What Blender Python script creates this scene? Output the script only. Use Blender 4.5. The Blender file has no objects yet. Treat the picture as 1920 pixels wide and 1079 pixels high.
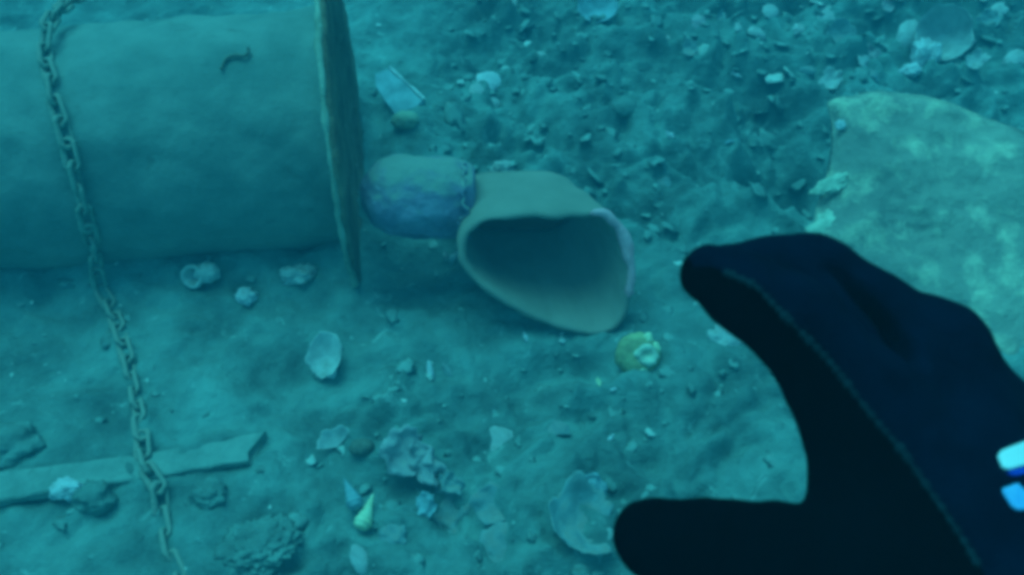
import bpy, bmesh, math, random
import numpy as np
from mathutils import Vector, Matrix, noise, Quaternion
from mathutils.bvhtree import BVHTree

R = math.radians
scene = bpy.context.scene
COL = scene.collection

# ------------------------------------------------------------------ camera
CAM_H, PITCH, HFOV = 1.2, 45.0, 55.0
cam_d = bpy.data.cameras.new('camera')
cam = bpy.data.objects.new('camera', cam_d)
COL.objects.link(cam)
cam.location = (0, 0, CAM_H)
cam.rotation_euler = (R(90 - PITCH), 0, 0)
cam_d.sensor_width = 36
cam_d.lens = 18 / math.tan(R(HFOV / 2))
cam_d.clip_start, cam_d.clip_end = 0.01, 100
cam_d.dof.use_dof = True
cam_d.dof.focus_distance = 1.5
cam_d.dof.aperture_fstop = 16.0
scene.camera = cam

# ------------------------------------------------------------------ light
SUN_EL, SUN_AZ = 76.0, 0.0
world = bpy.data.worlds.new('World')
scene.world = world
world.use_nodes = True
wn, wl = world.node_tree.nodes, world.node_tree.links
bg = wn['Background']
sky = wn.new('ShaderNodeTexSky')
sky.sky_type = 'NISHITA'
sky.sun_disc = False
sky.sun_elevation = R(SUN_EL)
sky.sun_rotation = R(-80)
tint = wn.new('ShaderNodeMix')            # daylight that came down through metres of sea water
tint.data_type = 'RGBA'; tint.blend_type = 'MULTIPLY'; tint.inputs[0].default_value = 1
tint.inputs[7].default_value = (0.07, 0.80, 0.74, 1)
wl.new(sky.outputs[0], tint.inputs[6])
wl.new(tint.outputs[2], bg.inputs[0])
bg.inputs[1].default_value = 0.15

sun_d = bpy.data.lights.new('sun', 'SUN')
sun_d.energy = 2.2
sun_d.angle = R(45)
sun_d.color = (0.095, 0.87, 0.96)
sun = bpy.data.objects.new('sun', sun_d)
COL.objects.link(sun)
sun.rotation_euler = Vector((0.20, -0.30, -1)).to_track_quat('-Z', 'Y').to_euler()
sun.location = (-1, 1, 4)

scene.view_settings.view_transform = 'Standard'
scene.view_settings.look = 'None'
scene.view_settings.exposure = 0.30
scene.view_settings.gamma = 1
cy = scene.cycles
cy.use_denoising = True
cy.volume_bounces = 1
cy.max_bounces = 6
cy.pixel_filter_type = 'BLACKMAN_HARRIS'
cy.filter_width = 4.2

# ------------------------------------------------------------------ picking points in the place
FX = 960 / math.tan(R(HFOV / 2))
CAM_P = Vector((0, 0, CAM_H))
CAM_R = cam.rotation_euler.to_matrix()


def ray(px, py):
    return CAM_R @ Vector(((px - 960) / FX, -(py - 539.5) / FX, -1))


def atd(px, py, d):
    return CAM_P + ray(px, py) * d


def at_plane(px, py, p0, n):
    r = ray(px, py)
    return CAM_P + r * ((Vector(p0) - CAM_P).dot(n) / r.dot(n))


def sstep(a, b, x):
    t = min(1, max(0, (x - a) / (b - a)))
    return t * t * (3 - 2 * t)


HOLLOWS = []
for px, py, sx, sy, dep in ((1500, 270, .10, .14, .26), (1470, 330, .06, .06, .05), (1190, 372, .08, .035, .06), (705, 200, .04, .16, .05), (840, 60, .10, .05, .05),
                            (1420, 150, .12, .05, .05), (1290, 300, .09, .04, .045), (1000, 250, .10, .035, .04), (1860, 190, .12, .07, .09), (1060, 690, .10, .03, .03),
                            (1010, 760, .08, .03, .025), (560, 690, .10, .04, .025), (870, 960, .10, .04, .02)):
    hp_ = at_plane(px, py, (0, 0, 0), Vector((0, 0, 1)))
    HOLLOWS.append((hp_.x, hp_.y, sx, sy, dep))


def gh(x, y):
    """height of the sea floor"""
    p = Vector((x, y, 0))
    far = sstep(1.2, 1.45, y) * sstep(-0.25, -0.05, x)
    low = sstep(-0.45, -0.1, x) * (1 - sstep(0.95, 1.1, y))
    rough = 0.38 + max(0.90 * far, 0.62 * low)
    w = p + Vector((noise.noise(p * 7), noise.noise(p * 7 + Vector((9, 3, 0))), 0)) * 0.05
    h = 0.022 * noise.noise(p * 1.7 + Vector((3, 1, 0)))
    d = noise.voronoi(w * 9)[0]
    h += rough * 0.075 * (0.42 - d[0]) * (0.4 + 0.6 * noise.noise(p * 3 + Vector((0, 5, 2))))
    d2 = noise.voronoi(w * 24 + Vector((4, 4, 0)))[0]
    h += rough * 0.018 * (0.45 - d2[0])
    q = Vector((w.x * 4.2 + 0.8 * w.y, w.y * 6.0, 3))
    h += rough * (0.050 * noise.noise(q) + 0.030 * abs(noise.noise(q * 2.1)) - 0.012)
    cr = 1 - abs(noise.noise(w * 8 + Vector((1, 2, 8))))
    h -= rough * 0.014 * cr ** 4 * (0.5 + 0.5 * noise.noise(p * 4 + Vector((8, 1, 0))))
    # hollows added to darken the floor with their own shade: left of the rock slab, under the pipe's lower lip, in front of the stub
    for (hx, hy, sx, sy, dep) in HOLLOWS:
        e = ((x - hx) / sx) ** 2 + ((y - hy) / sy) ** 2
        if e < 9:
            h -= dep * math.exp(-e)
    h -= 0.030 * math.exp(-((x - 0.10) / 0.14) ** 2 - ((y - 1.02) / 0.035) ** 2)
    h -= 0.025 * math.exp(-((x + 0.17) / 0.07) ** 2 - ((y - 1.24) / 0.06) ** 2)
    h += rough * (0.026 * noise.noise(w * 17) + 0.012 * noise.noise(w * 33 + Vector((2, 7, 1))) + 0.006 * noise.noise(w * 62))
    h += (0.4 + 0.6 * rough) * 0.006 * noise.noise(p * 38)
    h += 0.0025 * noise.noise(p * 85)
    h += 0.05 * math.exp(-((x - 0.40) / 0.20) ** 2 - ((y - 0.95) / 0.16) ** 2)
    h += 0.10 * sstep(1.7, 2.8, y) * sstep(-0.1, 0.5, x)
    # silt drifted against the drum, and a hollow under the shadowed side
    h += (0.034 + 0.03 * noise.noise(p * 9)) * math.exp(-((y - 1.29 - 0.114 * (x + 0.2)) / 0.055) ** 2) * (1 - sstep(-0.28, -0.20, x))
    return h


def ground(px, py, up=0.0):
    z = 0.0
    for _ in range(6):
        p = at_plane(px, py, (0, 0, z + up), Vector((0, 0, 1)))
        z = gh(p.x, p.y)
    return Vector((p.x, p.y, z))


def px_at(p):
    """metres per photograph pixel at a point"""
    return (CAM_R.transposed() @ (p - CAM_P)).z / -FX


# ------------------------------------------------------------------ mesh helpers
def mesh_obj(name, verts, faces, mat, parent=None, smooth=True, loc=None):
    me = bpy.data.meshes.new(name)
    o = bpy.data.objects.new(name, me)
    if loc is not None:
        verts = [Vector(v) - loc for v in verts]
    me.from_pydata([tuple(v) for v in verts], [], [tuple(int(i) for i in f) for f in faces])
    me.validate()
    if smooth:
        me.polygons.foreach_set('use_smooth', [True] * len(me.polygons))
    for m in (mat if isinstance(mat, (list, tuple)) else [mat]):
        me.materials.append(m)
    COL.objects.link(o)
    if loc is not None:
        o.location = loc
    if parent is not None:
        o.parent = parent
    return o


def tag(o, label=None, cat=None, group=None, kind=None):
    for k, v in (('label', label), ('category', cat), ('group', group), ('kind', kind)):
        if v:
            o[k] = v
    return o


def empty(name, loc):
    o = bpy.data.objects.new(name, None)
    o.empty_display_size = 0.05
    o.location = loc
    COL.objects.link(o)
    return o


def surface_net(f, o, h):
    s = f < 0
    nx, ny, nz = f.shape
    cnt = np.zeros((nx - 1, ny - 1, nz - 1), np.float32)
    acc = np.zeros((nx - 1, ny - 1, nz - 1, 3), np.float32)
    C = [(i, j, k) for i in (0, 1) for j in (0, 1) for k in (0, 1)]
    sub = lambda A, c: A[c[0]:nx - 1 + c[0], c[1]:ny - 1 + c[1], c[2]:nz - 1 + c[2]]
    for a in C:
        for ax in range(3):
            if a[ax]:
                continue
            b = list(a); b[ax] = 1
            fa, fb = sub(f, a), sub(f, b)
            m = (fa < 0) != (fb < 0)
            t = np.where(m, fa / np.where(fa == fb, 1, fa - fb), 0)
            cnt += m
            for q in range(3):
                acc[..., q] += m * (a[q] + (t if q == ax else 0))
    act = cnt > 0
    idx = -np.ones(cnt.shape, np.int64)
    idx[act] = np.arange(act.sum())
    ii = np.argwhere(act)
    V = (ii + acc[act] / cnt[act][:, None]) * h + np.array(o)
    F = []
    for ax in range(3):
        u, v = (ax + 1) % 3, (ax + 2) % 3
        s0 = np.take(s, range(0, s.shape[ax] - 1), ax)
        s1 = np.take(s, range(1, s.shape[ax]), ax)
        for p in np.argwhere(s0 != s1):
            if p[u] < 1 or p[v] < 1 or p[u] >= cnt.shape[u] or p[v] >= cnt.shape[v]:
                continue
            q = []
            for du, dv in ((-1, -1), (0, -1), (0, 0), (-1, 0)):
                c = p.copy(); c[u] += du; c[v] += dv
                q.append(idx[tuple(c)])
            if not s0[tuple(p)]:
                q.reverse()
            F.append(q)
    return V, F


def grid_pts(lo, hi, h):
    ax = [np.arange(a, b + h, h) for a, b in zip(lo, hi)]
    return np.stack(np.meshgrid(*ax, indexing='ij'), -1)


def cone_sdf(P, a, b, ra, rb):
    a, b = np.array(a), np.array(b)
    ab = b - a
    t = np.clip(((P - a) @ ab) / max(ab @ ab, 1e-12), 0, 1)
    return np.linalg.norm(P - a - t[..., None] * ab, axis=-1) - (ra + (rb - ra) * t)


def smin(a, b, k):
    h = np.clip(0.5 + 0.5 * (b - a) / k, 0, 1)
    return b + (a - b) * h - k * h * (1 - h)


def fbm(p, o=4):
    return noise.fractal(p, 1.0, 2.0, o)


def tube(pts, rad, seg=8, closed=False, cap=True):
    V, F = [], []
    n = len(pts)
    up = Vector((0.13, 0.2, 1)).normalized()
    for i, p in enumerate(pts):
        if closed:
            t = pts[(i + 1) % n] - pts[i - 1]
        else:
            t = pts[min(i + 1, n - 1)] - pts[max(i - 1, 0)]
        t.normalize()
        a = t.cross(up).normalized(); b = a.cross(t)
        r = rad[i] if isinstance(rad, (list, tuple)) else rad
        for k in range(seg):
            th = 2 * math.pi * k / seg
            V.append(p + (a * math.cos(th) + b * math.sin(th)) * r)
    m = n if closed else n - 1
    for i in range(m):
        j = (i + 1) % n
        for k in range(seg):
            l = (k + 1) % seg
            F.append((i * seg + k, i * seg + l, j * seg + l, j * seg + k))
    if cap and not closed:
        F.append(tuple(range(seg))); F.append(tuple(reversed(range((n - 1) * seg, n * seg))))
    return V, F


# ------------------------------------------------------------------ materials
def material(name, c1, c2, scale=12.0, c3=None, patch=0.6, rough=0.95, bump=0.4, bscale=90.0,
             bdist=0.004, silt=0.0, silt_col=(0.25, 0.25, 0.22), sheen=0.0, detail=6, spec=0.15, soft=0.1, warp=0.6, blotch=None):
    m = bpy.data.materials.new(name)
    m.use_nodes = True
    N, L = m.node_tree.nodes, m.node_tree.links
    b = N['Principled BSDF']
    b.inputs['Roughness'].default_value = rough
    b.inputs['Specular IOR Level'].default_value = spec
    if sheen:
        b.inputs['Sheen Weight'].default_value = sheen
        b.inputs['Sheen Roughness'].default_value = 0.5
    tc = N.new('ShaderNodeTexCoord')
    n1 = N.new('ShaderNodeTexNoise'); n1.inputs['Scale'].default_value = scale
    n1.inputs['Detail'].default_value = detail; n1.inputs['Roughness'].default_value = 0.62
    L.new(tc.outputs['Object'], n1.inputs['Vector'])
    r = N.new('ShaderNodeValToRGB')
    r.color_ramp.elements[0].position = 0.36; r.color_ramp.elements[0].color = (*c1, 1)
    r.color_ramp.elements[1].position = 0.64; r.color_ramp.elements[1].color = (*c2, 1)
    L.new(n1.outputs['Fac'], r.inputs['Fac'])
    col = r.outputs['Color']
    if c3:
        n2 = N.new('ShaderNodeTexNoise'); n2.inputs['Scale'].default_value = scale * 2.3
        n2.inputs['Detail'].default_value = 7; n2.inputs['Roughness'].default_value = 0.7
        n2.inputs['Distortion'].default_value = warp
        L.new(tc.outputs['Object'], n2.inputs['Vector'])
        r2 = N.new('ShaderNodeValToRGB')
        r2.color_ramp.elements[0].position = patch; r2.color_ramp.elements[1].position = patch + soft
        L.new(n2.outputs['Fac'], r2.inputs['Fac'])
        mx = N.new('ShaderNodeMix'); mx.data_type = 'RGBA'
        L.new(r2.outputs['Color'], mx.inputs[0]); L.new(col, mx.inputs[6])
        mx.inputs[7].default_value = (*c3, 1)
        col = mx.outputs[2]
    if blotch:          # broad patches of darker, organic silt
        n4 = N.new('ShaderNodeTexNoise'); n4.inputs['Scale'].default_value = blotch[0]
        n4.inputs['Detail'].default_value = 5; n4.inputs['Distortion'].default_value = 0.4
        L.new(tc.outputs['Object'], n4.inputs['Vector'])
        m4 = N.new('ShaderNodeMapRange'); m4.inputs['From Min'].default_value = 0.38; m4.inputs['From Max'].default_value = 0.60
        m4.inputs['To Min'].default_value = blotch[1]; m4.inputs['To Max'].default_value = 1.05
        L.new(n4.outputs['Fac'], m4.inputs['Value'])
        mx = N.new('ShaderNodeMix'); mx.data_type = 'RGBA'; mx.blend_type = 'MULTIPLY'; mx.inputs[0].default_value = 1
        L.new(col, mx.inputs[6]); L.new(m4.outputs[0], mx.inputs[7])
        col = mx.outputs[2]
    if silt:
        g = N.new('ShaderNodeNewGeometry'); sx = N.new('ShaderNodeSeparateXYZ')
        L.new(g.outputs['Normal'], sx.inputs[0])
        ad = N.new('ShaderNodeMath'); ad.operation = 'ADD'
        n3 = N.new('ShaderNodeTexNoise'); n3.inputs['Scale'].default_value = scale * 1.5
        n3.inputs['Detail'].default_value = 5
        L.new(tc.outputs['Object'], n3.inputs['Vector'])
        L.new(sx.outputs['Z'], ad.inputs[0]); L.new(n3.outputs['Fac'], ad.inputs[1])
        mr = N.new('ShaderNodeMapRange')
        mr.inputs['From Min'].default_value = 1.45 - silt; mr.inputs['From Max'].default_value = 1.8 - silt
        L.new(ad.outputs[0], mr.inputs['Value'])
        mx = N.new('ShaderNodeMix'); mx.data_type = 'RGBA'
        L.new(mr.outputs[0], mx.inputs[0]); L.new(col, mx.inputs[6])
        mx.inputs[7].default_value = (*silt_col, 1)
        col = mx.outputs[2]
    L.new(col, b.inputs['Base Color'])
    if bump:
        nb = N.new('ShaderNodeTexNoise'); nb.inputs['Scale'].default_value = bscale
        nb.inputs['Detail'].default_value = 6; nb.inputs['Roughness'].default_value = 0.65
        L.new(tc.outputs['Object'], nb.inputs['Vector'])
        bp = N.new('ShaderNodeBump'); bp.inputs['Strength'].default_value = bump
        bp.inputs['Distance'].default_value = bdist
        L.new(nb.outputs['Fac'], bp.inputs['Height']); L.new(bp.outputs['Normal'], b.inputs['Normal'])
    return m


M_SAND = material('silt_bed', (0.105, 0.165, 0.15), (0.215, 0.34, 0.305), 9, (0.37, 0.49, 0.44), 0.60, bump=0.9, bscale=70, bdist=0.010, detail=10, blotch=(2.6, 0.74))
M_DRUM = material('silted_steel', (0.125, 0.185, 0.165), (0.215, 0.27, 0.235), 7, (0.11, 0.13, 0.11), 0.60, soft=0.16, bump=0.8, bscale=35, bdist=0.005)
M_FLANGE = material('corroded_flange', (0.13, 0.09, 0.06), (0.26, 0.19, 0.12), 14, (0.45, 0.38, 0.30), 0.62, bump=1.0, bscale=50, bdist=0.008)
M_RIM = material('silted_rim', (0.22, 0.23, 0.17), (0.40, 0.40, 0.31), 18, (0.60, 0.58, 0.48), 0.62, bump=0.6, bscale=80)
M_STONE = material('silted_stone', (0.10, 0.15, 0.135), (0.20, 0.29, 0.255), 20, (0.30, 0.38, 0.34), 0.62, bump=0.9, bscale=80, bdist=0.006)
M_CRUST = material('cream_crust', (0.36, 0.40, 0.30), (0.66, 0.66, 0.50), 40, bump=0.9, bscale=90, bdist=0.006)
M_TWIG = material('silted_twig', (0.10, 0.11, 0.09), (0.19, 0.20, 0.16), 40, bump=0.6, bscale=150)
M_CHAIN = material('rusty_chain', (0.16, 0.21, 0.17), (0.30, 0.36, 0.29), 40, bump=0.9, bscale=120, silt=0.5, silt_col=(0.28, 0.28, 0.23))
M_PURPLE = material('purple_crust', (0.17, 0.14, 0.21), (0.32, 0.28, 0.36), 22, (0.50, 0.42, 0.50), 0.62, bump=0.9, bscale=70, bdist=0.006, silt=0.42, silt_col=(0.27, 0.28, 0.24))
M_MOUTH = material('silted_clay', (0.235, 0.20, 0.16), (0.31, 0.255, 0.205), 9, bump=0.3, bscale=80, bdist=0.002)
M_LIP = material('pink_lip_crust', (0.60, 0.26, 0.28), (0.75, 0.38, 0.40), 30, (0.88, 0.66, 0.72), 0.66, bump=0.8, bscale=120)
M_ROCK = material('algae_rock', (0.22, 0.225, 0.19), (0.40, 0.385, 0.30), 5, (0.80, 0.70, 0.48), 0.50, bump=0.9, bscale=45, bdist=0.010, soft=0.22, warp=0.15)
M_WOOD = material('silted_batten', (0.17, 0.24, 0.21), (0.28, 0.36, 0.315), 16, (0.14, 0.18, 0.15), 0.62, bump=1.0, bscale=70, bdist=0.006)
M_SHELL = material('pale_shell', (0.34, 0.35, 0.33), (0.55, 0.55, 0.51), 30, (0.22, 0.22, 0.20), 0.62, bump=0.6, bscale=110, rough=0.85, silt=0.12)
M_OYSTER = material('grey_oyster', (0.16, 0.22, 0.215), (0.29, 0.38, 0.37), 28, (0.12, 0.15, 0.15), 0.62, bump=0.8, bscale=90, silt=0.22)
M_MAUVE = material('mauve_oyster', (0.25, 0.25, 0.25), (0.42, 0.40, 0.39), 28, (0.20, 0.19, 0.18), 0.62, bump=0.8, bscale=90, silt=0.08)
M_WHITE = material('white_shell', (0.40, 0.42, 0.42), (0.68, 0.68, 0.67), 40, (0.30, 0.30, 0.29), 0.60, bump=0.7, bscale=120, rough=0.8, silt=0.05)
M_YELLOW = material('yellow_shell', (0.50, 0.50, 0.30), (0.76, 0.74, 0.50), 35, (0.34, 0.33, 0.20), 0.63, bump=0.6, bscale=120)
M_OCHRE = material('ochre_shell', (0.26, 0.24, 0.13), (0.46, 0.43, 0.22), 40, bump=0.8, bscale=130)
M_BLUE = material('bluish_shell', (0.16, 0.24, 0.26), (0.30, 0.42, 0.45), 28, bump=0.6, bscale=100)
M_GREEN = material('green_pebble', (0.24, 0.28, 0.20), (0.36, 0.40, 0.29), 18, bump=0.5, bscale=80)
M_NAVY = material('navy_nylon', (0.0012, 0.0030, 0.012), (0.003, 0.0065, 0.021), 45, bump=0.8, bscale=420, bdist=0.0016, rough=0.95, spec=0.03)
M_BLACK = material('black_neoprene', (0.0010, 0.0011, 0.002), (0.0018, 0.0018, 0.0035), 60, bump=0.5, bscale=900, bdist=0.0008, rough=1.0, spec=0.0)
M_SEAM = material('seam_thread', (0.006, 0.015, 0.022), (0.012, 0.027, 0.036), 200, bump=0.3, bscale=900, bdist=0.0005)
M_LOGOW = material('white_print', (0.80, 0.80, 0.80), (0.86, 0.86, 0.86), 40, bump=0.1, bscale=400, bdist=0.0004)
M_LOGOB = material('blue_print', (0.01, 0.05, 0.40), (0.015, 0.07, 0.5), 40, bump=0.1, bscale=400, bdist=0.0004)
M_LOGOC = material('light_blue_print', (0.12, 0.38, 0.75), (0.25, 0.55, 0.85), 60, bump=0.1, bscale=400, bdist=0.0004)


def tone_material(name):
    m = bpy.data.materials.new(name); m.use_nodes = True
    N, L = m.node_tree.nodes, m.node_tree.links
    b = N['Principled BSDF']; b.inputs['Roughness'].default_value = 0.95
    b.inputs['Specular IOR Level'].default_value = 0.1
    a = N.new('ShaderNodeAttribute'); a.attribute_name = 'tone'
    r = N.new('ShaderNodeValToRGB')
    e = r.color_ramp.elements
    e[0].position = 0; e[0].color = (0.07, 0.10, 0.09, 1)
    e[1].position = 1; e[1].color = (0.62, 0.62, 0.56, 1)
    x = e.new(0.55); x.color = (0.17, 0.245, 0.22, 1)
    x = e.new(0.85); x.color = (0.25, 0.34, 0.305, 1)
    L.new(a.outputs['Fac'], r.inputs['Fac'])
    tc = N.new('ShaderNodeTexCoord'); n = N.new('ShaderNodeTexNoise'); n.inputs['Scale'].default_value = 60
    L.new(tc.outputs['Object'], n.inputs['Vector'])
    mx = N.new('ShaderNodeMix'); mx.data_type = 'RGBA'; mx.blend_type = 'MULTIPLY'; mx.inputs[0].default_value = 0.6
    L.new(r.outputs['Color'], mx.inputs[6]); L.new(n.outputs['Color'], mx.inputs[7])
    mp = N.new('ShaderNodeMapRange'); mp.inputs['To Min'].default_value = 0.5; mp.inputs['To Max'].default_value = 1.4
    L.new(n.outputs['Fac'], mp.inputs['Value']); L.new(mp.outputs[0], mx.inputs[7])
    L.new(mx.outputs[2], b.inputs['Base Color'])
    bp = N.new('ShaderNodeBump'); bp.inputs['Distance'].default_value = 0.003; bp.inputs['Strength'].default_value = 0.6
    L.new(n.outputs['Fac'], bp.inputs['Height']); L.new(bp.outputs['Normal'], b.inputs['Normal'])
    return m


# ------------------------------------------------------------------ sea floor
def axis(lo, hi, step, far):
    a = list(np.arange(lo, hi, step))
    g, x = step, a[0]
    left = []
    while x > -far:
        g *= 1.35; x -= g; left.append(max(x, -far))
    g, x = step, a[-1]
    right = []
    while x < far:
        g *= 1.35; x += g; right.append(min(x, far))
    return left[::-1] + a + right


XS, YS = axis(-1.35, 1.35, 0.0055, 8.0), axis(0.6, 2.6, 0.0055, 8.0)
V = [(x, y, gh(x, y)) for y in YS for x in XS]
nx = len(XS)
F = [(j * nx + i, j * nx + i + 1, (j + 1) * nx + i + 1, (j + 1) * nx + i) for j in range(len(YS) - 1) for i in range(nx - 1)]
tag(mesh_obj('seabed', V, F, M_SAND), kind='structure')

# ------------------------------------------------------------------ haze (the water)
hz = bpy.data.materials.new('sea_water'); hz.use_nodes = True
N, L = hz.node_tree.nodes, hz.node_tree.links
N.remove(N['Principled BSDF'])
pv = N.new('ShaderNodeVolumePrincipled')
pv.inputs['Color'].default_value = (0.04, 0.62, 0.90, 1)
pv.inputs['Density'].default_value = 0.078
pv.inputs['Anisotropy'].default_value = 0.0
L.new(pv.outputs[0], N['Material Output'].inputs['Volume'])
hb = bmesh.new(); bmesh.ops.create_cube(hb, size=1)
me = bpy.data.meshes.new('haze'); hb.to_mesh(me); hb.free()
ho = bpy.data.objects.new('haze', me); COL.objects.link(ho)
me.materials.append(hz)
ho.scale = (17, 17, 2.6); ho.location = (0, 0, 0.2)
tag(ho, kind='stuff')

# ------------------------------------------------------------------ flanged drum
DR = 0.21
DC = Vector((0, 1.455, 0.150))
YAW, DP = R(6.5), R(1.2)
D_AX = Vector((math.cos(YAW) * math.cos(DP), math.sin(YAW) * math.cos(DP), math.sin(DP))).normalized()
D_U = Vector((-math.sin(YAW), math.cos(YAW), 0)); D_W = D_AX.cross(D_U)
# where the axis crosses the flange
fl = at_plane(662, 285, DC, Vector((0, 1, 0.6)).normalized())
DC = DC + D_AX * 0
X_FL = (fl.x) / D_AX.x


def drum_pt(s, th, r):
    return DC + D_AX * (s - X_FL) + Vector((X_FL, 0, 0)) * 0 + Vector((fl.x, 0, 0)) * 1 + D_U * (math.cos(th) * r) + D_W * (math.sin(th) * r)


DBASE = DC + Vector((fl.x, 0, 0))


def dp(s, th, r):      # s = metres along the axis from the flange, th = angle round it
    return DBASE + D_AX * s + D_U * (math.cos(th) * r) + D_W * (math.sin(th) * r)


drum = empty('flanged_cylinder', DBASE + Vector((-0.5, 0, -0.147)))
tag(drum, 'large silt covered metal cylinder lying on the seabed with a raised end flange', 'cylinder')
inv = Matrix.Translation(-drum.location)
NS, NT = 150, 150
V, F = [], []
for i in range(NS + 1):
    s = -1.6 + 1.6 * i / NS
    for k in range(NT):
        th = 2 * math.pi * k / NT
        q = dp(s, th, DR)
        up = max(0, math.sin(th))
        r = DR + 0.005 * noise.noise(q * 5) + 0.005 * noise.noise(q * 15) * (0.5 + up) + 0.003 * noise.noise(q * 38) - 0.006 * max(0, noise.noise(q * 11 + Vector((4, 4, 4))) - .25)
        r += 0.004 * up * sstep(0.1, 0.5, noise.noise(Vector((s * 9, th * 3, 7))))
        V.append(inv @ dp(s, th, r))
for i in range(NS):
    for k in range(NT):
        l = (k + 1) % NT
        F.append((i * NT + k, i * NT + l, (i + 1) * NT + l, (i + 1) * NT + k))
F.append(tuple(reversed(range(NT))))
mesh_obj('cylinder_body', V, F, M_DRUM, drum)
# flange: a ring plate with a rusted uneven rim, closed by an end plate
FR, FT = 0.294, 0.014
V, F = [], []
prof = [(0.0, DR - 0.01), (0.0, FR - 0.004), (0.003, FR), (FT - 0.003, FR), (FT, FR - 0.004), (FT, DR * 0.8), (FT - 0.006, DR * 0.78), (FT - 0.006, 0.0)]
NT = 180
for k in range(NT):
    th = 2 * math.pi * k / NT
    for (s, r) in prof:
        q = dp(s, th, r)
        e = 0.004 * noise.noise(q * 14) + 0.004 * noise.noise(q * 40) + 0.002 * noise.noise(q * 90)
        rr = r + (e * 1.3 if r > 0.24 else 0)
        V.append(inv @ (dp(s + (e * 0.5 if r else 0), th, rr)))
n = len(prof)
for k in range(NT):
    l = (k + 1) % NT
    for i in range(n - 1):
        F.append((k * n + i, l * n + i, l * n + i + 1, k * n + i + 1))
mesh_obj('flange', V, F, M_FLANGE, drum)


ring = [dp(0.001, 2 * math.pi * k / 180, FR - 0.002) for k in range(180)]
ring = [p + Vector((noise.noise(p * 30), noise.noise(p * 30 + Vector((4, 0, 0))), noise.noise(p * 22))) * 0.004 for p in ring]
tv, tf = tube(ring, [0.0055 + 0.0035 * noise.noise(p * 35) for p in ring], 8, closed=True)
mesh_obj('flange_rim', [inv @ v for v in tv], tf, M_RIM, drum)


def hit_drum(px, py, r):
    """nearest point where a line of sight meets the drum's cylinder of radius r (or its closest pass)"""
    d = ray(px, py).normalized()
    o = CAM_P - DBASE
    d2 = d - D_AX * d.dot(D_AX); o2 = o - D_AX * o.dot(D_AX)
    a, b, c = d2.dot(d2), 2 * d2.dot(o2), o2.dot(o2) - r * r
    q = b * b - 4 * a * c
    t = (-b - math.sqrt(max(0, q))) / (2 * a)
    return CAM_P + d * t


# ------------------------------------------------------------------ chain
way = []
rngc = random.Random(3)
top = hit_drum(84, 96, DR + 0.009)
behind = top + Vector((-0.10, 1.15, 0)); behind.z = gh(behind.x, behind.y) + 0.012
mid = top.lerp(behind, 0.45); mid.z += 0.03
way += [behind + Vector((-.1, .5, 0)), behind, mid, top + Vector((-0.005, 0.10, 0.015))]
for px, py in ((84, 96), (95, 140), (102, 190), (119, 240), (134, 300), (146, 350), (164, 420), (176, 470)):
    way.append(hit_drum(px, py, DR + 0.010))
for px, py in ((190, 535), (207, 575), (231, 634), (247, 715), (263, 800), (276, 845), (286, 885), (296, 920), (308, 960), (322, 1036), (340, 1120), (352, 1230), (340, 1400)):
    p = ground(px, py)
    way.append(p + Vector((rngc.uniform(-.006, .006), 0, 0.005 - 0.009 * sstep(580, 740, py) + 0.022 * math.exp(-((py - 885) / 50) ** 2))))
# smooth and resample at one pitch
def resample(pts, pitch):
    dense = []
    for i in range(len(pts) - 1):
        p0 = pts[max(i - 1, 0)]; p1 = pts[i]; p2 = pts[i + 1]; p3 = pts[min(i + 2, len(pts) - 1)]
        for k in range(40):
            t = k / 40
            dense.append(0.5 * ((2 * p1) + (p2 - p0) * t + (2 * p0 - 5 * p1 + 4 * p2 - p3) * t * t + (3 * p1 - p0 - 3 * p2 + p3) * t ** 3))
    out, acc = [dense[0]], 0
    for a, b in zip(dense, dense[1:]):
        acc += (b - a).length
        if acc >= pitch:
            out.append(b); acc = 0
    return out


cp = resample(way, 0.035)
chain = empty('chain', cp[len(cp) // 2])
tag(chain, 'long silted iron chain draped over the cylinder and trailing along the seabed', 'chain')
a_, b_ = 0.0145, 0.0098        # straight half length, half width of a link's wire path
lp = []
for k in range(28):
    th = 2 * math.pi * k / 28
    lp.append(Vector((math.cos(th) * b_ + (a_ if math.cos(th) > 0 else -a_), math.sin(th) * b_, 0)))
LV, LF = tube(lp, 0.0041, 8, closed=True)
rng = random.Random(4)
link_me = None
for i in range(len(cp) - 1):
    t = (cp[i + 1] - cp[i]).normalized()
    q = t.to_track_quat('X', 'Z')
    roll = (R(38) if i % 2 else R(-46)) + rng.uniform(-.5, .5)
    mat4 = Matrix.Translation((cp[i] + cp[i + 1]) / 2 - chain.location) @ q.to_matrix().to_4x4() @ Matrix.Rotation(roll, 4, 'X')
    if link_me is None:
        o = mesh_obj('link', [v + Vector((noise.noise(v * 120), noise.noise(v * 120 + Vector((5, 0, 0))), noise.noise(v * 120 + Vector((0, 5, 0))))) * 0.0024 for v in LV], LF, M_CHAIN, chain)
        link_me = o.data
        first = o
    else:
        o = first.copy(); COL.objects.link(o); o.parent = chain
    o.matrix_local = mat4

# ------------------------------------------------------------------ broken pipe with flared mouth
rim_px = [(857, 487), (862, 455), (878, 425), (905, 408), (950, 400), (1000, 397), (1060, 396), (1110, 393), (1135, 396), (1155, 412), (1172, 440), (1183, 478), (1187, 515),
          (1184, 550), (1172, 590), (1150, 618), (1118, 627), (1080, 624), (1040, 615), (1000, 600), (955, 578), (915, 550), (880, 520)]
MP = ground(1090, 622) + Vector((0, 0.0, 0.004))
MN = Vector((0.10, -0.86, 0.50)).normalized()
rim = [at_plane(px, py, MP, MN) for px, py in rim_px]


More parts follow.
